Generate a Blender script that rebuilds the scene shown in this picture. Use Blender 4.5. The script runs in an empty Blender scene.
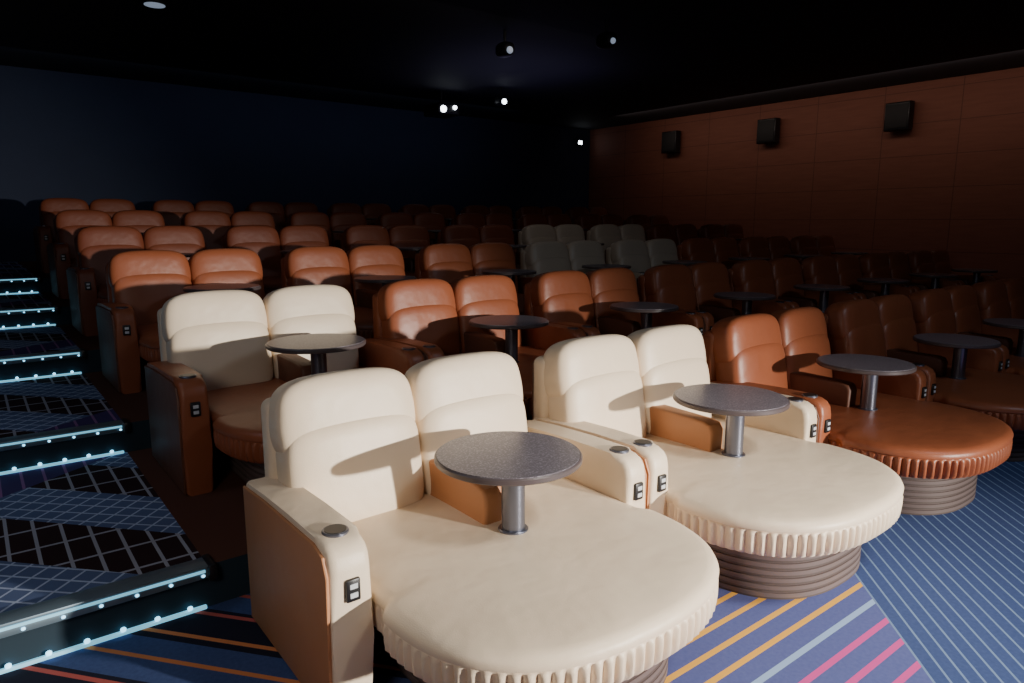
import bpy, bmesh, math, random
from mathutils import Vector, Matrix
random.seed(4)
S=bpy.context.scene
col=S.collection

# ---------------------------------------------------------------- node helper
class E:
    def __init__(s,nt,sock): s.nt=nt; s.s=sock
    def _m(s,op,o=None,o2=None):
        n=s.nt.nodes.new('ShaderNodeMath'); n.operation=op
        s.nt.links.new(s.s,n.inputs[0])
        for i,v in ((1,o),(2,o2)):
            if v is None: continue
            if isinstance(v,E): s.nt.links.new(v.s,n.inputs[i])
            else: n.inputs[i].default_value=v
        return E(s.nt,n.outputs[0])
    def __add__(s,o): return s._m('ADD',o)
    def __sub__(s,o): return s._m('SUBTRACT',o)
    def __mul__(s,o): return s._m('MULTIPLY',o)
    def __truediv__(s,o): return s._m('DIVIDE',o)
    def lt(s,o): return s._m('LESS_THAN',o)
    def gt(s,o): return s._m('GREATER_THAN',o)
    def fr(s): return s._m('FRACT')
    def mx(s,o): return s._m('MAXIMUM',o)
def mixc(nt,fac,a,b):
    n=nt.nodes.new('ShaderNodeMix'); n.data_type='RGBA'
    if isinstance(fac,E): nt.links.new(fac.s,n.inputs[0])
    else: n.inputs[0].default_value=fac
    for i,v in ((6,a),(7,b)):
        if isinstance(v,tuple): n.inputs[i].default_value=(*v,1)
        else: nt.links.new(v,n.inputs[i])
    return n.outputs[2]
def newmat(name,base=(.5,.5,.5),rough=.5,metal=0,emit=None,es=0,spec=None,coat=0):
    m=bpy.data.materials.new(name); m.use_nodes=True
    nt=m.node_tree; b=nt.nodes['Principled BSDF']
    b.inputs['Base Color'].default_value=(*base,1); b.inputs['Roughness'].default_value=rough
    b.inputs['Metallic'].default_value=metal
    if spec is not None: b.inputs['Specular IOR Level'].default_value=spec
    if emit: b.inputs['Emission Color'].default_value=(*emit,1); b.inputs['Emission Strength'].default_value=es
    if coat: b.inputs['Coat Weight'].default_value=coat
    return m,nt,b
def coords(nt,which='Object'):
    t=nt.nodes.new('ShaderNodeTexCoord'); sp=nt.nodes.new('ShaderNodeSeparateXYZ')
    nt.links.new(t.outputs[which],sp.inputs[0])
    return t.outputs[which],E(nt,sp.outputs[0]),E(nt,sp.outputs[1]),E(nt,sp.outputs[2])
def noise(nt,scale,detail=3,vec=None):
    n=nt.nodes.new('ShaderNodeTexNoise'); n.inputs['Scale'].default_value=scale; n.inputs['Detail'].default_value=detail
    if vec is not None: nt.links.new(vec,n.inputs['Vector'])
    return E(nt,n.outputs['Fac'])
def bump(nt,b,h,strength=.2,dist=.01):
    n=nt.nodes.new('ShaderNodeBump'); n.inputs['Strength'].default_value=strength; n.inputs['Distance'].default_value=dist
    nt.links.new(h.s,n.inputs['Height']); nt.links.new(n.outputs[0],b.inputs['Normal'])

def leather(name,c1,c2,rough=.42):
    m,nt,b=newmat(name,c1,rough)
    v,x,y,z=coords(nt)
    n=noise(nt,3.0,2,v)
    nt.links.new(mixc(nt,n,c1,c2),b.inputs['Base Color'])
    g=noise(nt,6,2,v)*1.0+noise(nt,14,1,v)*.25+noise(nt,260,2,v)*.10
    bump(nt,b,g,.32,.02)
    return m
M_CREAM=leather('cream_leather',(.86,.71,.53),(.80,.65,.47))
M_CREAM_SHADED=leather('shaded_cream_leather',(.55,.46,.36),(.48,.40,.31))  # cream leather darkened: the dim light further back is painted into its colour
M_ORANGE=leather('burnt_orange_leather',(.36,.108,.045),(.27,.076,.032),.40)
M_ORANGE_SHADED=leather('shaded_orange_leather',(.22,.06,.026),(.16,.042,.02),.45)  # orange leather with the rear rows' light falloff painted into its colour
M_TAN=leather('tan_side_leather',(.52,.24,.11),(.46,.20,.085),.5)
M_BROWN=leather('brown_side_leather',(.17,.065,.034),(.13,.05,.028),.5)
def plinthmat():
    m,nt,b=newmat('ribbed_plinth_laminate',(.13,.10,.09),.55)
    v,x,y,z=coords(nt)
    f=(z/.036).fr().lt(.25)
    nt.links.new(mixc(nt,f,(.15,.11,.10),(.09,.065,.055)),b.inputs['Base Color'])
    return m
M_PLINTH=plinthmat()
M_BLACK,_,_=newmat('black_plastic',(.012,.012,.014),.4)
M_STEEL,_,_=newmat('brushed_steel',(.20,.21,.26),.32,.85)
M_ICON,_,_=newmat('button_icon_print',(.6,.62,.65),.5)
def granite():
    m,nt,b=newmat('grey_granite_laminate',(.15,.14,.15),.33)
    v,x,y,z=coords(nt)
    n=noise(nt,120,4,v); k=n.gt(.56)
    nt.links.new(mixc(nt,k,mixc(nt,noise(nt,30,3,v),(.12,.105,.12),(.18,.16,.185)),(.27,.25,.28)),b.inputs['Base Color'])
    return m
M_TABLE=granite()
M_RIM,_,_=newmat('table_edge_band',(.09,.07,.07),.35)

# ---------------------------------------------------------------- mesh helpers
def addfaces(bm,before,mat,smooth=True):
    for f in bm.faces:
        if f not in before: f.material_index=mat; f.smooth=smooth
def rbox(bm,x0,x1,y0,y1,z0,z1,r,mat,seg=3,smooth=True):
    before=set(bm.faces)
    g=bmesh.ops.create_cube(bm,size=1)
    for v in g['verts']:
        v.co=Vector(((x0+x1)/2+v.co.x*(x1-x0),(y0+y1)/2+v.co.y*(y1-y0),(z0+z1)/2+v.co.z*(z1-z0)))
    if r>0:
        es=list({e for v in g['verts'] for e in v.link_edges})
        bmesh.ops.bevel(bm,geom=es,offset=r,segments=seg,affect='EDGES',profile=.5)
    addfaces(bm,before,mat,smooth and r>0)
def prism(bm,prof,x0,x1,r,mat,seg=3):
    before=set(bm.faces)
    a=[bm.verts.new((x0,p[0],p[1])) for p in prof]; b=[bm.verts.new((x1,p[0],p[1])) for p in prof]
    n=len(prof); fs=[bm.faces.new(a),bm.faces.new(b[::-1])]
    for i in range(n): bm.faces.new((a[i],b[i],b[(i+1)%n],a[(i+1)%n]))
    if r>0:
        es=list({e for f in fs for e in f.edges})
        bmesh.ops.bevel(bm,geom=es,offset=r,segments=seg,affect='EDGES',profile=.5)
    addfaces(bm,before,mat)
def pillow(bm,c,h,mat,k=6,n=12,fn=None,rot=0):
    before=set(bm.faces)
    V={}
    def vert(p):
        key=tuple(round(q,5) for q in p)
        if key not in V:
            x,y,z=p
            s=(abs(x)**k+abs(y)**k+abs(z)**k)**(1/k)
            q=Vector((x/s*h[0],y/s*h[1],z/s*h[2]))
            if fn: q=fn(q)
            q.rotate(Matrix.Rotation(rot,3,'X'))
            V[key]=bm.verts.new(q+Vector(c))
        return V[key]
    for ax in range(3):
        for sg in (-1,1):
            for i in range(n):
                for j in range(n):
                    def P(a,b):
                        q=[0,0,0]; q[ax]=sg; q[(ax+1)%3]=-1+2*a/n; q[(ax+2)%3]=-1+2*b/n
                        return tuple(q)
                    vs=[vert(P(i,j)),vert(P(i+1,j)),vert(P(i+1,j+1)),vert(P(i,j+1))]
                    if sg<0: vs=vs[::-1]
                    bm.faces.new(vs)
    addfaces(bm,before,mat)
def loft(bm,rings,mat,cap0=True,cap1=True,smooth=True):
    before=set(bm.faces)
    R=[[bm.verts.new(p) for p in r] for r in rings]
    n=len(R[0])
    for a,b in zip(R,R[1:]):
        for i in range(n): bm.faces.new((a[i],a[(i+1)%n],b[(i+1)%n],b[i]))
    if cap0: bm.faces.new(R[0][::-1])
    if cap1: bm.faces.new(R[-1])
    addfaces(bm,before,mat,smooth)
def cyl(bm,cx,cy,z0,z1,r,mat,n=32,bev=0):
    def ring(rr,z): return [(cx+rr*math.cos(2*math.pi*i/n),cy+rr*math.sin(2*math.pi*i/n),z) for i in range(n)]
    if bev: rs=[ring(r-bev,z0),ring(r,z0+bev),ring(r,z1-bev),ring(r-bev,z1)]
    else: rs=[ring(r,z0),ring(r,z1)]
    loft(bm,rs,mat,smooth=True)
def finish(bm,name,mats,link=True):
    bmesh.ops.recalc_face_normals(bm,faces=bm.faces)
    me=bpy.data.meshes.new(name); bm.to_mesh(me); bm.free()
    for m in mats: me.materials.append(m)
    try: me.set_sharp_from_angle(angle=math.radians(40))
    except Exception: pass
    if link:
        o=bpy.data.objects.new(name,me); col.objects.link(o); return o
    return me

# ---------------------------------------------------------------- lounger
PLEAT=.044
def outline():
    pts=[]
    hw=.635; yb=.0; ya=-.86; W=.67; y1=-.93; L=.595; n=2.45
    for i in range(14): pts.append((hw,yb+(ya-yb)*i/14))
    for i in range(6): 
        t=i/6; s=t*t*(3-2*t); pts.append((hw+(W-hw)*s,ya+(y1-ya)*t))
    K=400
    for i in range(K+1):
        t=math.pi*i/K
        c,s=math.cos(t),math.sin(t)
        pts.append((W*math.copysign(abs(c)**(2/n),c),y1-L*abs(s)**(2/n)))
    for i in range(6):
        t=1-(i+1)/6; s=t*t*(3-2*t); pts.append((-(hw+(W-hw)*s),ya+(y1-ya)*t))
    for i in range(14): pts.append((-hw,ya+(yb-ya)*(i+1)/14))
    P=[Vector((a,b)) for a,b in pts]; D=[0]
    for a,b in zip(P,P[1:]): D.append(D[-1]+(b-a).length)
    N=520; out=[]; j=0
    for i in range(N+1):
        d=D[-1]*i/N
        while j<len(D)-2 and D[j+1]<d: j+=1
        t=(d-D[j])/max(1e-9,D[j+1]-D[j]); q=P[j].lerp(P[j+1],min(1,t)); out.append((q.x,q.y,d))
    return out
OUT=outline()
def oring(z,ins,ripple=0):
    r=[]
    for x,y,d in OUT:
        sx=1-ins/.63; sy=1-ins/.8
        c=abs(math.sin(math.pi*d/PLEAT))
        k=1-ripple*(1-c)*1.6
        r.append((x*sx*k,-.79+(y+.79)*sy*k,z))
    return r
BX=-.075   # back centre
def lounger(name,main,side,aisle,seat=None,armmat=None):
    mats=[main,side,M_PLINTH,M_BLACK,M_STEEL,M_TABLE,M_RIM,M_ICON,M_BROWN,seat or main,armmat or main]
    bm=bmesh.new()
    rings=[]
    z=0.0
    while z<.26:
        rings+= [oring(z,.16),oring(z+.028,.16),oring(z+.030,.168),oring(z+.034,.168)]; z+=.036
    loft(bm,rings,2)
    loft(bm,[oring(.262,.09),oring(.285,.065),oring(.30,.065)],1)
    loft(bm,[oring(.275,.06),oring(.278,.025,.006),oring(.300,.004,.018),oring(.34,0,.02),oring(.378,0,.016),oring(.392,.005,.004),oring(.397,.010),
             oring(.402,.002),oring(.418,.0),oring(.434,.008),oring(.446,.022),oring(.453,.045),oring(.459,.10),oring(.463,.2),oring(.466,.35),oring(.467,.5)],9)
    # back frame
    rbox(bm,BX-.635,BX+.635,-.03,.10,.03,.965,.045,0,4)
    rbox(bm,BX-.61,BX+.61,.09,.125,.06,.93,.015,8)
    for s in (-1,1):
        def fl(q):
            q.y-=.012*math.cos(q.x/.34*math.pi/2)
            return q
        pillow(bm,(BX+s*.312,-.115,.625),(.309,.115,.25),0,k=5,n=14,fn=fl,rot=-.16)
        def fu(q):
            q.z+=.012*math.cos(q.x/.36*math.pi/2)
            q.x*=1-.05*max(0,q.z/.16)
            return q
        pillow(bm,(BX+s*.315,-.062,.875),(.317,.115,.175),0,k=4.2,n=16,fn=fu,rot=-.20)
    def arm(xa,xb):
        prof=[(-.80,.0),(-.815,.30),(-.82,.56),(-.812,.605),(-.79,.635),(-.755,.652),(-.70,.657),(-.45,.655),(-.2,.645),(.0,.63),(.06,.62),(.06,.0)]
        prism(bm,prof,xa,xb,.03,10,4)
    ow=.80 if aisle else .735
    arm(-ow,-.65 if aisle else -.607); arm(.607,.735)
    pl=[(-.790,.015),(-.803,.30),(-.808,.55),(-.78,.615),(-.70,.638),(-.2,.625),(.04,.61),(.04,.015)]
    prism(bm,pl,-ow-.012,-ow+.002,.006,1,2); prism(bm,pl,.733,.747,.006,1,2)
    for s in (-1,1):
        cx=s*.671 if not(aisle and s<0) else -.725
        cyl(bm,cx,-.70,.650,.664,.046,4,28,.003)
        cyl(bm,cx,-.70,.655,.6655,.038,3,28)
        rbox(bm,cx-.026,cx+.026,-.832,-.81,.455,.535,.006,3,2)
        rbox(bm,cx-.014,cx+.014,-.835,-.83,.502,.520,.001,7,1)
        rbox(bm,cx-.014,cx+.014,-.835,-.83,.470,.488,.001,7,1)
    prism(bm,[(-.64,.44),(-.645,.58),(-.625,.615),(-.58,.625),(-.15,.635),(-.15,.44)],-.055,.06,.018,1,3)
    cyl(bm,.02,-.735,.455,.475,.062,4,32,.004)
    cyl(bm,.02,-.735,.47,.75,.048,4,32)
    cyl(bm,.02,-.735,.735,.748,.10,3,32)
    cyl(bm,.03,-.69,.748,.774,.300,6,72,.005)
    cyl(bm,.03,-.69,.772,.777,.291,5,72)
    return finish(bm,name,mats,False)
ME={('c',0):lounger('cream_lounger_mesh',M_CREAM,M_TAN,False),('c',1):lounger('cream_lounger_aisle_mesh',M_CREAM,M_TAN,True),
    ('g',0):lounger('shaded_cream_lounger_mesh',M_CREAM_SHADED,M_BROWN,False),
    ('o',0):lounger('orange_lounger_mesh',M_ORANGE,M_BROWN,False),('o',1):lounger('orange_lounger_aisle_mesh',M_ORANGE,M_BROWN,True),
    ('d',0):lounger('shaded_orange_lounger_mesh',M_ORANGE_SHADED,M_BROWN,False),('d',1):lounger('shaded_orange_lounger_aisle_mesh',M_ORANGE_SHADED,M_BROWN,True),
    ('m',1):lounger('two_tone_lounger_mesh',M_CREAM,M_BROWN,True,M_ORANGE,M_ORANGE)}
X0,Y0,P,R,RISE=1.62,2.834,1.504,1.946,.1965
NC=8
for r in range(6):
    for c in range(NC):
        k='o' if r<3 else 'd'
        if (r,c) in {(0,0),(0,1)}: k='c'
        if (r,c) in {(2,3),(2,4),(3,4),(3,5)}: k='g'
        if (r,c)==(1,0): k='m'
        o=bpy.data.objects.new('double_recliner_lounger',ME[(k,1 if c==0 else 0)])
        o.location=(X0+c*P,Y0+r*R,r*RISE); col.objects.link(o)

# ---------------------------------------------------------------- room shell
def carpet():
    m,nt,b=newmat('patterned_carpet',(.05,.06,.15),.95,spec=.1)
    v,x,y,z=coords(nt)
    nz=noise(nt,60,3,v)
    navy=mixc(nt,nz,(.045,.07,.18),(.08,.12,.28))
    violet=mixc(nt,nz,(.09,.11,.29),(.14,.16,.38))
    sA=((y+.02)/.108).fr().lt(.25)
    org=(.90,.47,.08); pnk=(.72,.09,.35); lb=(.35,.50,.75)
    band=(y/1.3+.04).fr()
    cA=mixc(nt,band.gt(.5),mixc(nt,band.gt(.25)*1.0,lb,pnk),pnk)
    cA=mixc(nt,y.gt(1.36),cA,org)
    zA=mixc(nt,sA,violet,cA)
    d=(x-y)
    sB=(d/.09).fr().lt(.15)
    zB=mixc(nt,sB,navy,(.20,.29,.46))
    e=(x+y*.8)
    sC=(e/.21+.28).fr().lt(.14)
    cC=mixc(nt,(e/.84).fr().gt(.5),(.72,.26,.10),(.55,.12,.10))
    zC=mixc(nt,sC,mixc(nt,(e/.63).fr().gt(.5),navy,(.02,.02,.035)),cC)
    f=mixc(nt,d.gt(1.80),zA,zB)
    f=mixc(nt,d.gt(5.2),f,zA)
    f=mixc(nt,x.lt(1.25),f,zC)
    g1=((x+y)/.13).fr().lt(.12); g2=((x-y)/.13).fr().lt(.12); g3=(x/.11).fr().lt(.14)
    t1=mixc(nt,g1.mx(g2),(.11,.15,.28),(.45,.52,.68))
    t2=mixc(nt,g3.mx((y/.25).fr().lt(.07)),(.035,.018,.02),(.38,.38,.44))
    t=mixc(nt,((x+y*.9)/1.05+.34).fr().gt(.5),t1,t2)
    t=mixc(nt,(((x*.7-y)/2.3).fr().gt(.82)),t,mixc(nt,g3,(.07,.05,.15),(.30,.14,.32)))
    t=mixc(nt,x.gt(.70),t,(.11,.045,.03))
    f=mixc(nt,z.gt(.08),f,t)
    nt.links.new(f,b.inputs['Base Color'])
    bump(nt,b,noise(nt,350,2,v),.3,.005)
    return m
M_CARPET=carpet()
M_RISER,_,_=newmat('dark_teal_riser_carpet',(.012,.03,.045),.8)
XL,XR,YF,YB,ZC=-1.7,15.0,-9.0,15.5,4.38
def yr(r): return 3.10+(r-1)*R
bm=bmesh.new()
prof=[(YF,-.3),(YF,0)]
for r in range(1,6): prof+=[(yr(r),(r-1)*RISE),(yr(r),r*RISE)]
prof+=[(YB,5*RISE),(YB,-.3)]
prism(bm,prof,XL,XR,0,0)
bmesh.ops.recalc_face_normals(bm,faces=bm.faces)
bm.normal_update()
for f in bm.faces:
    f.smooth=False
    c=f.calc_center_median()
    if abs(f.normal.y)>.9 and YF+.1<c.y<YB-.1: f.material_index=1
finish(bm,'floor',[M_CARPET,M_RISER])

def plainwall(name,c,x0,x1,y0,y1,z0,z1,mat=None,sc=2):
    if mat is None:
        mat,nt,b=newmat(name+'_paint',c,.8)
        v,x,y,z=coords(nt)
        nt.links.new(mixc(nt,noise(nt,sc,4,v),c,tuple(q*.8 for q in c)),b.inputs['Base Color'])
    bm=bmesh.new(); rbox(bm,x0,x1,y0,y1,z0,z1,0,0); return finish(bm,name,[mat])
def woodwall():
    m,nt,b=newmat('brown_wall_panel_fabric',(.2,.07,.035),.7)
    v,x,y,z=coords(nt)
    seam=(y/1.42+.1).fr().lt(.010).mx((z/.62+.2).fr().lt(.018))
    mp=nt.nodes.new('ShaderNodeMapping'); mp.inputs['Scale'].default_value=(1,.6,6); nt.links.new(v,mp.inputs[0])
    n=noise(nt,3,5,mp.outputs[0])
    w=mixc(nt,n,(.20,.066,.040),(.30,.106,.064))
    nt.links.new(mixc(nt,seam,w,(.13,.045,.03)),b.inputs['Base Color'])
    return m
plainwall('wall_back',(.03,.042,.085),XL-.2,XR+.2,YB,YB+.2,-.3,ZC+.2)
plainwall('wall_right',None,XR,XR+.2,YF,YB,-.3,ZC+.2,woodwall())
plainwall('wall_left',(.02,.02,.035),XL-.2,XL,YF,YB,-.3,ZC+.2)
plainwall('wall_front',(.02,.02,.03),XL-.2,XR+.2,YF-.2,YF,-.3,ZC+.2)
plainwall('ceiling',(.012,.013,.022),XL-.2,XR+.2,YF-.2,YB+.2,ZC,ZC+.2)

M_GRILLE,_,_=newmat('speaker_grille',(.015,.014,.015),.7)
for sy in (.9,3.75,6.6,9.47,12.3):
    bm=bmesh.new()
    prism(bm,[(sy-.24,3.48),(sy+.24,3.48),(sy+.24,4.02),(sy-.24,4.02)],XR-.26,XR-.05,.03,0)
    rbox(bm,XR-.275,XR-.25,sy-.21,sy+.21,3.52,3.98,.01,1,2)
    rbox(bm,XR-.06,XR,sy-.06,sy+.06,3.6,3.9,.01,0,2)
    finish(bm,'wall_speaker',[M_BLACK,M_GRILLE])

# stair nosings with LED lines
M_ALU,_,_=newmat('anodised_nosing',(.22,.30,.36),.4,.6)
M_LED,_,_=newmat('cyan_led',(.3,.5,.6),.4,emit=(.20,.60,.80),es=1.0)
M_LEDD,_,_=newmat('led_dot',(.6,.8,.9),.4,emit=(.30,.72,1.0),es=3.0)
for r in range(1,6):
    bm=bmesh.new(); y=yr(r); z=r*RISE
    x1=.70
    rbox(bm,XL+.01,x1,y-.035,y+.07,z-.006,z+.012,.005,0,2)
    rbox(bm,XL+.01,x1,y-.035,y-.002,z-.045,z-.004,.006,0,2)
    rbox(bm,XL+.01,x1-.02,y-.039,y-.034,z-.014,z-.002,0,1)
    rbox(bm,XL+.01,x1-.02,y-.02,y-.002,z-RISE+.001,z-RISE+.018,.003,1,1)
    rbox(bm,x1-.01,x1+.03,y-.05,y+.09,z-.06,z+.016,.012,3,2)
    xx=XL+.1
    while xx<x1-.03:
        pillow(bm,(xx,y-.02,z-RISE+.028),(.012,.010,.011),2,k=2,n=3)
        pillow(bm,(xx+.06,y-.038,z-.028),(.008,.004,.007),2,k=2,n=3)
        xx+=.13
    finish(bm,'stair_nosing_light_strip',[M_ALU,M_LED,M_LEDD,M_BLACK])

# ceiling fixtures
M_GLOW,_,_=newmat('lamp_glow',(1,1,1),.4,emit=(.85,.92,1.0),es=9)
M_GLOWDIM,_,_=newmat('lamp_glow_dim',(1,1,1),.4,emit=(.6,.75,1.0),es=.3)
def spotfix(x,y,glow,rr=.07,z=4.12):
    bm=bmesh.new()
    cyl(bm,x,y,z+.02,ZC,.02,0,12)
    pillow(bm,(x,y,z),(.10,.15,.10),0,k=3,n=8)
    pillow(bm,(x-.02,y-.14,z-.03),(rr,.04,rr),1,k=2,n=6)
    finish(bm,'ceiling_spotlight',[M_BLACK,glow])
spotfix(8.9,11.8,M_GLOW,.055); spotfix(6.37,8.35,M_GLOWDIM,.05); spotfix(7.15,7.1,M_GLOWDIM,.04)
bm=bmesh.new(); cyl(bm,2.16,10.0,ZC-.03,ZC,.16,0,32,.004); cyl(bm,2.16,10.0,ZC-.035,ZC-.028,.12,1,32); finish(bm,'ceiling_downlight',[M_BLACK,M_GLOWDIM])
bm=bmesh.new(); rbox(bm,14.4,14.6,15.38,15.5,3.9,4.06,.02,0); rbox(bm,14.43,14.57,15.365,15.385,3.93,4.03,.005,1); finish(bm,'emergency_wall_light',[M_BLACK,M_GLOW])
bm=bmesh.new()
rbox(bm,7.9,8.45,12.6,13.2,3.88,4.1,.04,0); cyl(bm,8.17,12.9,4.08,ZC,.035,0,16)
pillow(bm,(8.02,12.59,3.98),(.07,.05,.07),1,k=2,n=6); pillow(bm,(8.30,12.59,4.03),(.045,.04,.045),1,k=2,n=6)
finish(bm,'ceiling_projector',[M_BLACK,M_GLOW])

# ---------------------------------------------------------------- lights
def aim(o,t): o.rotation_euler=(Vector(t)-o.location).to_track_quat('-Z','Y').to_euler()
def spot(name,loc,tgt,power,ang,blend,color,size=.2):
    l=bpy.data.lights.new(name,'SPOT'); l.energy=power; l.spot_size=math.radians(ang); l.spot_blend=blend; l.color=color; l.shadow_soft_size=size
    o=bpy.data.objects.new(name,l); o.location=loc; col.objects.link(o); aim(o,tgt); return o
def area(name,loc,tgt,power,sx,sy,color):
    l=bpy.data.lights.new(name,'AREA'); l.energy=power; l.shape='RECTANGLE'; l.size=sx; l.size_y=sy; l.color=color
    o=bpy.data.objects.new(name,l); o.location=loc; col.objects.link(o); aim(o,tgt); return o
spot('key_spotlight',(5.4,-6.0,1.75),(2.0,1.7,.15),6600,50,1.0,(1,.94,.86),.10)
area('front_fill_light',(-1.1,.6,2.3),(1.0,2.2,.4),20,.8,.8,(1,.90,.82))
spot('seat_top_fill',(2.7,-.6,4.1),(2.4,1.3,.4),500,46,.8,(1,.94,.87),.4)  # unseen spot added to brighten the front-row beds
area('carpet_wash_light',(4.8,-1.0,4.2),(4.0,.9,0),46,1.2,1.2,(.72,.84,1.0))
area('aisle_blue_light',(-.9,4.0,4.2),(-.3,4.0,0),24,.8,4,(.6,.75,1.0))
area('rear_fill_light',(5.0,7.5,4.2),(5.0,9.5,1),6,6,.5,(1,.85,.75))  # unseen area light added above the rear rows as weak fill
area('wall_wash_light',(13.4,8.0,4.25),(15,8.0,3.1),21,10,.3,(1,.80,.68))  # unseen warm area light added to brighten the right wall
area('back_wall_wash_light',(5,13.7,4.2),(5,15.5,2.8),8,12,.3,(.55,.7,1.0))  # unseen bluish area light added to lift the back wall
area('ceiling_glow_light',(8.3,10.5,3.3),(8.3,10.6,4.3),8,2.5,2.5,(.55,.5,1.0))  # unseen purple area light added for a faint glow on the ceiling
W=bpy.data.worlds.new('World'); S.world=W; W.use_nodes=True
W.node_tree.nodes['Background'].inputs[0].default_value=(.01,.013,.03,1); W.node_tree.nodes['Background'].inputs[1].default_value=.5

# ---------------------------------------------------------------- camera
C=bpy.data.cameras.new('camera'); cam=bpy.data.objects.new('camera',C); col.objects.link(cam); S.camera=cam
C.sensor_width=36; C.lens=695.42/1024*36
cam.location=(0,0,1.70)
a,t=.6614,.1707
Fv=Vector((math.sin(a)*math.cos(t),math.cos(a)*math.cos(t),-math.sin(t)))
cam.rotation_euler=Fv.to_track_quat('-Z','Y').to_euler()
C.clip_start=.05
